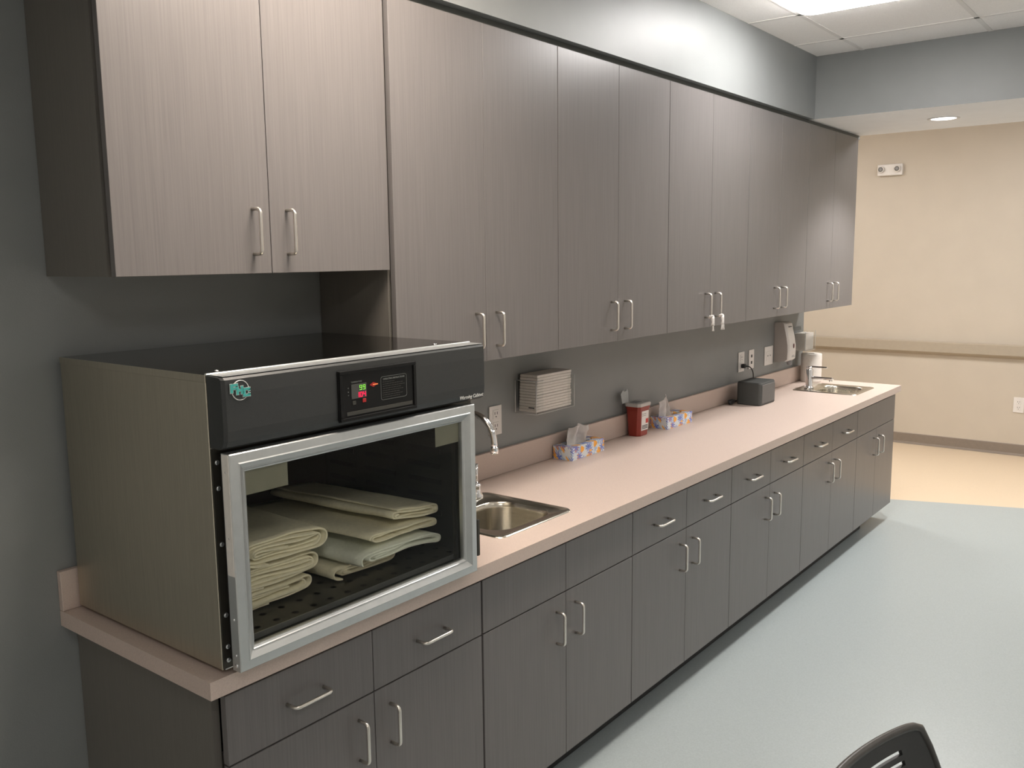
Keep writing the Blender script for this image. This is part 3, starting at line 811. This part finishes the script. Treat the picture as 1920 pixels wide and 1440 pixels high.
def lab(bm, xa, xb, za, zb, off):
    loft(bm, [[(xa, yl(za)-off, H+za), (xb, yl(za)-off, H+za), (xb, yl(zb)-off, H+zb), (xa, yl(zb)-off, H+zb)], [(xa, yl(za)-off-.0006, H+za), (xb, yl(za)-off-.0006, H+za), (xb, yl(zb)-off-.0006, H+zb), (xa, yl(zb)-off-.0006, H+zb)]], True, True)
lab(b, sc[0]-.030, sc[0]+.036, zz0, zz1, .0002); lb = obj('warning_label', b, 'white', t)
b = BM(); lab(b, sc[0]+.010, sc[0]+.034, .062, .084, .0009); obj('red_square', b, 'redprint', lb)
b = BM()
for k in range(3): lab(b, sc[0]-.024, sc[0]+.030, .036+k*.007, .0395+k*.007, .0009)
for k in range(2): lab(b, sc[0]-.024, sc[0]+.012, .100+k*.009, .1015+k*.009, .0009)
obj('print_lines', b, 'blackprint', lb)

# ------------------------------------------------------------------ speaker box and cord
t = thing('speaker', (4.01, -.15, H), 'small black box speaker on the counter below the outlets', 'speaker')
b = BM(); f_ = []
def sp(w, d, r, z, dy=0): return [(x, y, z) for x, y in rrect(4.0155, -.152+dy, w, d, r, 6)]
loft(b, [sp(.216, .142, .014, H+.001), sp(.222, .150, .017, H+.006), sp(.220, .148, .017, H+.126, .001), sp(.212, .140, .014, H+.134, .001)], True, True, smooth=False)
obj('case', b, 'spk', t)
b = BM(); loft(b, [[(x, -.2268+.0*z, z) for x, z in rrect(4.0155, H+.067, .190, .112, .010, 5)], [(x, -.2292, z) for x, z in rrect(4.0155, H+.067, .184, .106, .008, 5)]], True, True)
obj('front_grille', b, 'spkfront', t)
b = BM(); pts = []
P = [(4.130, -.010, 1.112), (4.130, -.040, 1.113), (4.145, -.058, 1.105), (4.165, -.066, 1.075), (4.170, -.066, 1.03), (4.150, -.058, .985), (4.12, -.05, .945), (4.06, -.045, .922), (3.98, -.04, .919)]
b = BM()
def cr(P, n=6):
    P = [Vector(q) for q in P]; out = []
    for i in range(len(P)-1):
        p0, p1, p2, p3 = P[max(i-1, 0)], P[i], P[i+1], P[min(i+2, len(P)-1)]
        for k in range(n):
            s = k/n; out.append(.5*((2*p1)+(-p0+p2)*s+(2*p0-5*p1+4*p2-p3)*s*s+(-p0+3*p1-3*p2+p3)*s**3))
    return out+[P[-1]]
tube(b, cr(P), .0032, 8)
cd = obj('power_cord', b, 'dark'); tag(cd, 'black power cord looping from the outlet to behind the speaker', 'cord')
b = BM(); box(b, 4.116, 4.144, -.034, -.0092, 1.100, 1.126, bev=.005); obj('plug', b, 'dark', cd)
b = BM()
Q = []
for k in range(60):
    a = k*.62; r = .022+.004*math.sin(k*1.3); Q.append((3.885+r*1.3*math.cos(a)-.012, -.062+.55*r*math.sin(a), H+.008+.0003*k+.0015*math.sin(k)))
tube(b, Q, .0042, 8); tag(obj('coiled_cord', b, 'dark'), 'black coil of spare cord bundled beside the speaker by the backsplash', 'cord')

# ------------------------------------------------------------------ soap dispenser
t = thing('soap_dispenser', (4.73, -.05, 1.075), 'white wall-mounted soap dispenser near the far sink', 'soap dispenser')
b = BM(); xa, xb = 4.652, 4.778
pr = [(-.001, 1.345), (-.062, 1.345), (-.074, 1.336), (-.082, 1.30), (-.094, 1.25), (-.102, 1.20), (-.104, 1.16), (-.102, 1.105), (-.085, 1.092), (-.001, 1.082)]
def sd(x, e): return [(x, min(-.001, y+e if i not in (0, 9) else y), z) for i, (y, z) in enumerate(pr)]
loft(b, [sd(xa, .012), sd(xa+.010, .002), sd(xa+.022, 0), sd(xb-.022, 0), sd(xb-.010, .002), sd(xb, .012)], True, True)
for f in b.faces:
    f.normal_update(); c = f.calc_center_median()
    if abs(f.normal.x) > .75: f.material_index = 1
obj('housing', b, ['white', 'dispside'], t)
b = BM(); lathe(b, [(.010, 1.064), (.016, 1.068), (.018, 1.084), (.018, 1.092)], ((xa+xb)/2, -.082, 0), n=20); obj('nozzle', b, 'nozzle', t)
b = BM(); lathe(b, [(.008, -.1035), (.008, -.1065)], ((xa+xb)/2+.012, 0, 1.190), axis='y', n=16)
for v in b.verts: v.co.z = 1.190+(v.co.z-1.190)*1.9
obj('level_window', b, mat('dark red window', (.12, .03, .04), .3), t)
b = BM(); box(b, 4.690, 4.735, -.0845, -.0780, 1.3135, 1.3175); obj('printed_mark', b, 'blackprint', t)
b = BM(); box(b, 4.700, 4.750, -.1045, -.1030, 1.118, 1.1215); box(b, 4.705, 4.740, -.1045, -.1030, 1.127, 1.1295); obj('printed_lettering', b, 'greyprint', t)

# ------------------------------------------------------------------ clear holder with white sheets by the wall end
t = thing('clear_wall_holder', (5.03, -.055, 1.12), 'clear plastic wall holder at the end of the wall', 'wall holder')
hx0, hx1, hz0, hz1, hy = 4.955, 5.140, 1.132, 1.262, -.098
b = BM()
poly(b, [(hx0, hy, hz0), (hx1, hy, hz0), (hx1, -.002, hz0), (hx0, -.002, hz0)]); poly(b, [(hx0, hy, hz0), (hx0, hy, hz1), (hx0, -.002, hz1), (hx0, -.002, hz0)]); poly(b, [(hx1, hy, hz0), (hx1, hy, hz1), (hx1, -.002, hz1), (hx1, -.002, hz0)])
poly(b, [(hx0, hy, hz0), (hx1, hy, hz0), (hx1, hy, hz1-.03), (hx0, hy, hz1-.03)]); poly(b, [(hx0, -.002, hz1), (hx1, -.002, hz1), (hx1, -.002, hz1+.03), (hx0, -.002, hz1+.03)])
obj('clear_box', b, 'acrylic', t)
b = BM()
for P in ([(hx1, hy, hz0), (hx1, hy, hz1)], [(hx0, hy, hz0), (hx0, hy, hz1)], [(hx0, hy, hz0), (hx1, hy, hz0)]): tube(b, P, .0016, 6)
obj('clear_edges', b, 'acedge', t)
b = BM(); rnd = random.Random(9)
for k in range(9):
    y = -.092+k*.0085; j = rnd.uniform(-.002, .002); box(b, hx0+.008, hx1-.014, y, y+.0080, hz0+.004, hz1-.012+j, bev=.001, seg=1)
tag(obj('paper_sheets', b, 'paper'), 'white sheets standing in the clear holder at the wall end', 'paper')

# ------------------------------------------------------------------ paper towel roll
t = thing('paper_towel_roll', (5.090, -.095, H), 'white paper towel roll standing on the counter behind the far faucet', 'paper towel roll')
b = BM(); prof = []
prof = [(.020, H+.001), (.066, H+.001), (.0685, H+.006)]
for k in range(12): prof.append((.0685+.0006*math.sin(k*2.1), H+.012+k*.0150))
prof += [(.0675, H+.190), (.064, H+.1935), (.021, H+.1935)]
lathe(b, prof, (5.090, -.095, 0), n=40, cap=False)
obj('roll', b, 'paper', t)
b = BM(); lathe(b, [(.0205, H+.001), (.0205, H+.1925), (.0185, H+.1925), (.0185, H+.001)], (5.090, -.095, 0), n=24, cap=False); obj('core', b, mat('card core', (.35, .26, .17), .8), t)

# ------------------------------------------------------------------ handle locks hanging on the third tall wall cabinet
for k, (hx, lb_) in enumerate(((2.9275, 'white plastic cabinet lock hanging from the left handle'), (3.0335, 'white plastic cabinet lock hanging from the right handle'))):
    y = YU-.034
    t = thing('cabinet_lock', (hx, y, 1.43), lb_, 'cabinet lock', 'white locks on the wall cabinet handles')
    b = BM(); pts = [(hx+.0085*math.cos(a), y-.002+.0085*math.sin(a), 1.4990+.002*math.sin(a*2)) for a in [2*math.pi*i/16 for i in range(17)]]
    tube(b, pts, .0042, 8, cap=False); obj('loop', b, 'white', t)
    b = BM(); yy = y-.010
    tube(b, [(hx, yy, 1.498), (hx-.003, yy, 1.485), (hx+.001, yy, 1.470), (hx-.004, yy, 1.455)], [.006, .008, .0065, .009], 10)
    obj('lock_body', b, 'white', t)
    for s in ((-1, 1) if k else (.2,)):
        b = BM(); tube(b, [(hx+s*.004, yy, 1.458), (hx+s*.009, yy, 1.442), (hx+s*.010, yy, 1.428)], [.005, .0035, .0060], 8); obj('strap_end', b, 'white', t)

# ------------------------------------------------------------------ emergency light on the far wall
t = thing('emergency_light', (XF-.03, .19, 2.48), 'white two-lamp emergency light high on the beige far wall', 'emergency light')
b = BM(); box(b, XF-.045, XF-.001, .085, .305, 2.488, 2.592, bev=.008); obj('housing', b, 'white', t)
for yy, cz in ((.125, 2.545), (.268, 2.545)):
    b = BM(); lathe(b, [(.030, XF-.045), (.030, XF-.068), (.026, XF-.074), (.020, XF-.070)], (0, yy, cz), axis='x', n=24); hd = obj('lamp_head', b, 'white', t)
    b = BM(); lathe(b, [(.021, XF-.0745), (.010, XF-.0765)], (0, yy, cz), axis='x', n=20); obj('lamp_lens', b, 'greyprint', hd)

# ------------------------------------------------------------------ task chair, only the top of its back in the frame
t = thing('task_chair', (.37, -2.12, 0), 'black task chair with slotted back, its top corner at the bottom edge', 'chair')
CE, CN, CC = Vector((.989, -.148, 0)), Vector((-.148, -.989, 0)), Vector((.425, -1.8335, 0))
def backpt(s, f):      # s -1..1 across, f 0..1 bottom to top
    d = (1-f)*.40
    half = .212 + .058*math.sin(min(1, d/.20)*math.pi/2) - .10*max(0, d-.22)
    z = .957-d - .014*abs(s)**14 + .006*(1-s*s)
    return CC + CE*(s*half) + CN*(.20*d + .028*s*s) + Vector((0, 0, z))
b = BM(); n1, n2 = 44, 40; th = .006
slots = [(r0, r0+.024) for r0 in [.30+.058*k for k in range(11)]]
vf, vb = {}, {}
for i in range(n1+1):
    for j in range(n2+1):
        p = backpt(2*i/n1-1, j/n2); vf[i, j] = b.verts.new(p+Vector((0, -th/2, 0))); vb[i, j] = b.verts.new(p+Vector((0, th/2, 0)))
def hole(i, j):
    return 7 <= i < n1-8 and i != n1//2 and 10 <= j < 37 and (j % 2 == 0)
for i in range(n1):
    for j in range(n2):
        if hole(i, j): continue
        b.faces.new((vf[i, j], vf[i+1, j], vf[i+1, j+1], vf[i, j+1])); b.faces.new((vb[i, j], vb[i, j+1], vb[i+1, j+1], vb[i+1, j]))
        for (di, dj, e) in ((0, -1, ((i, j), (i+1, j))), (0, 1, ((i, j+1), (i+1, j+1))), (-1, 0, ((i, j), (i, j+1))), (1, 0, ((i+1, j), (i+1, j+1)))):
            a, c2 = i+di, j+dj
            if not (0 <= a < n1 and 0 <= c2 < n2) or hole(a, c2):
                b.faces.new((vf[e[0]], vf[e[1]], vb[e[1]], vb[e[0]]))
obj('backrest', b, 'chair', t)
b = BM(); P = [backpt(-1, k/12) for k in range(12)] + [backpt(-.97+.97*2*k/24, 1.0) for k in range(25)] + [backpt(1, 1-k/12) for k in range(1, 13)]
tube(b, [q+Vector((0, 0, .001)) for q in P], .0075, 10); obj('back_rim', b, 'chairrim', t)
b = BM(); loft(b, [[(x, y, z) for x, y in rrect(.37, -2.13, w_, d_, .08, 8)] for w_, d_, z in ((.40, .40, .425), (.49, .48, .435), (.50, .49, .47), (.47, .46, .492), (.30, .30, .495))], True, True, smooth=True); obj('seat', b, 'chair', t)
b = BM(); tube(b, cr([(.37, -2.05, .42), (.385, -1.90, .41), (.39, -1.885, .50), (.395, -1.900, .62)]), [.018]*19, 10); obj('back_support', b, 'chair', t)
b = BM(); lathe(b, [(.03, .09), (.03, .25), (.018, .25), (.018, .425)], (.37, -2.12, 0), n=20); obj('gas_column', b, 'chair', t)
for k in range(5):
    a = 2*math.pi*k/5+.3; dx, dy = math.cos(a), math.sin(a)
    b = BM(); tube(b, [(.37, -2.12, .10), (.37+.15*dx, -2.12+.15*dy, .095), (.37+.29*dx, -2.12+.29*dy, .075)], [.024, .020, .014], 8); lg = obj('base_arm', b, 'chair', t)
    b = BM(); lathe(b, [(.026, -.022), (.028, -.018), (.028, .018), (.026, .022)], (.37+.29*dx, -2.12+.29*dy, .0285), axis='y', n=20); obj('caster', b, 'dark', lg)
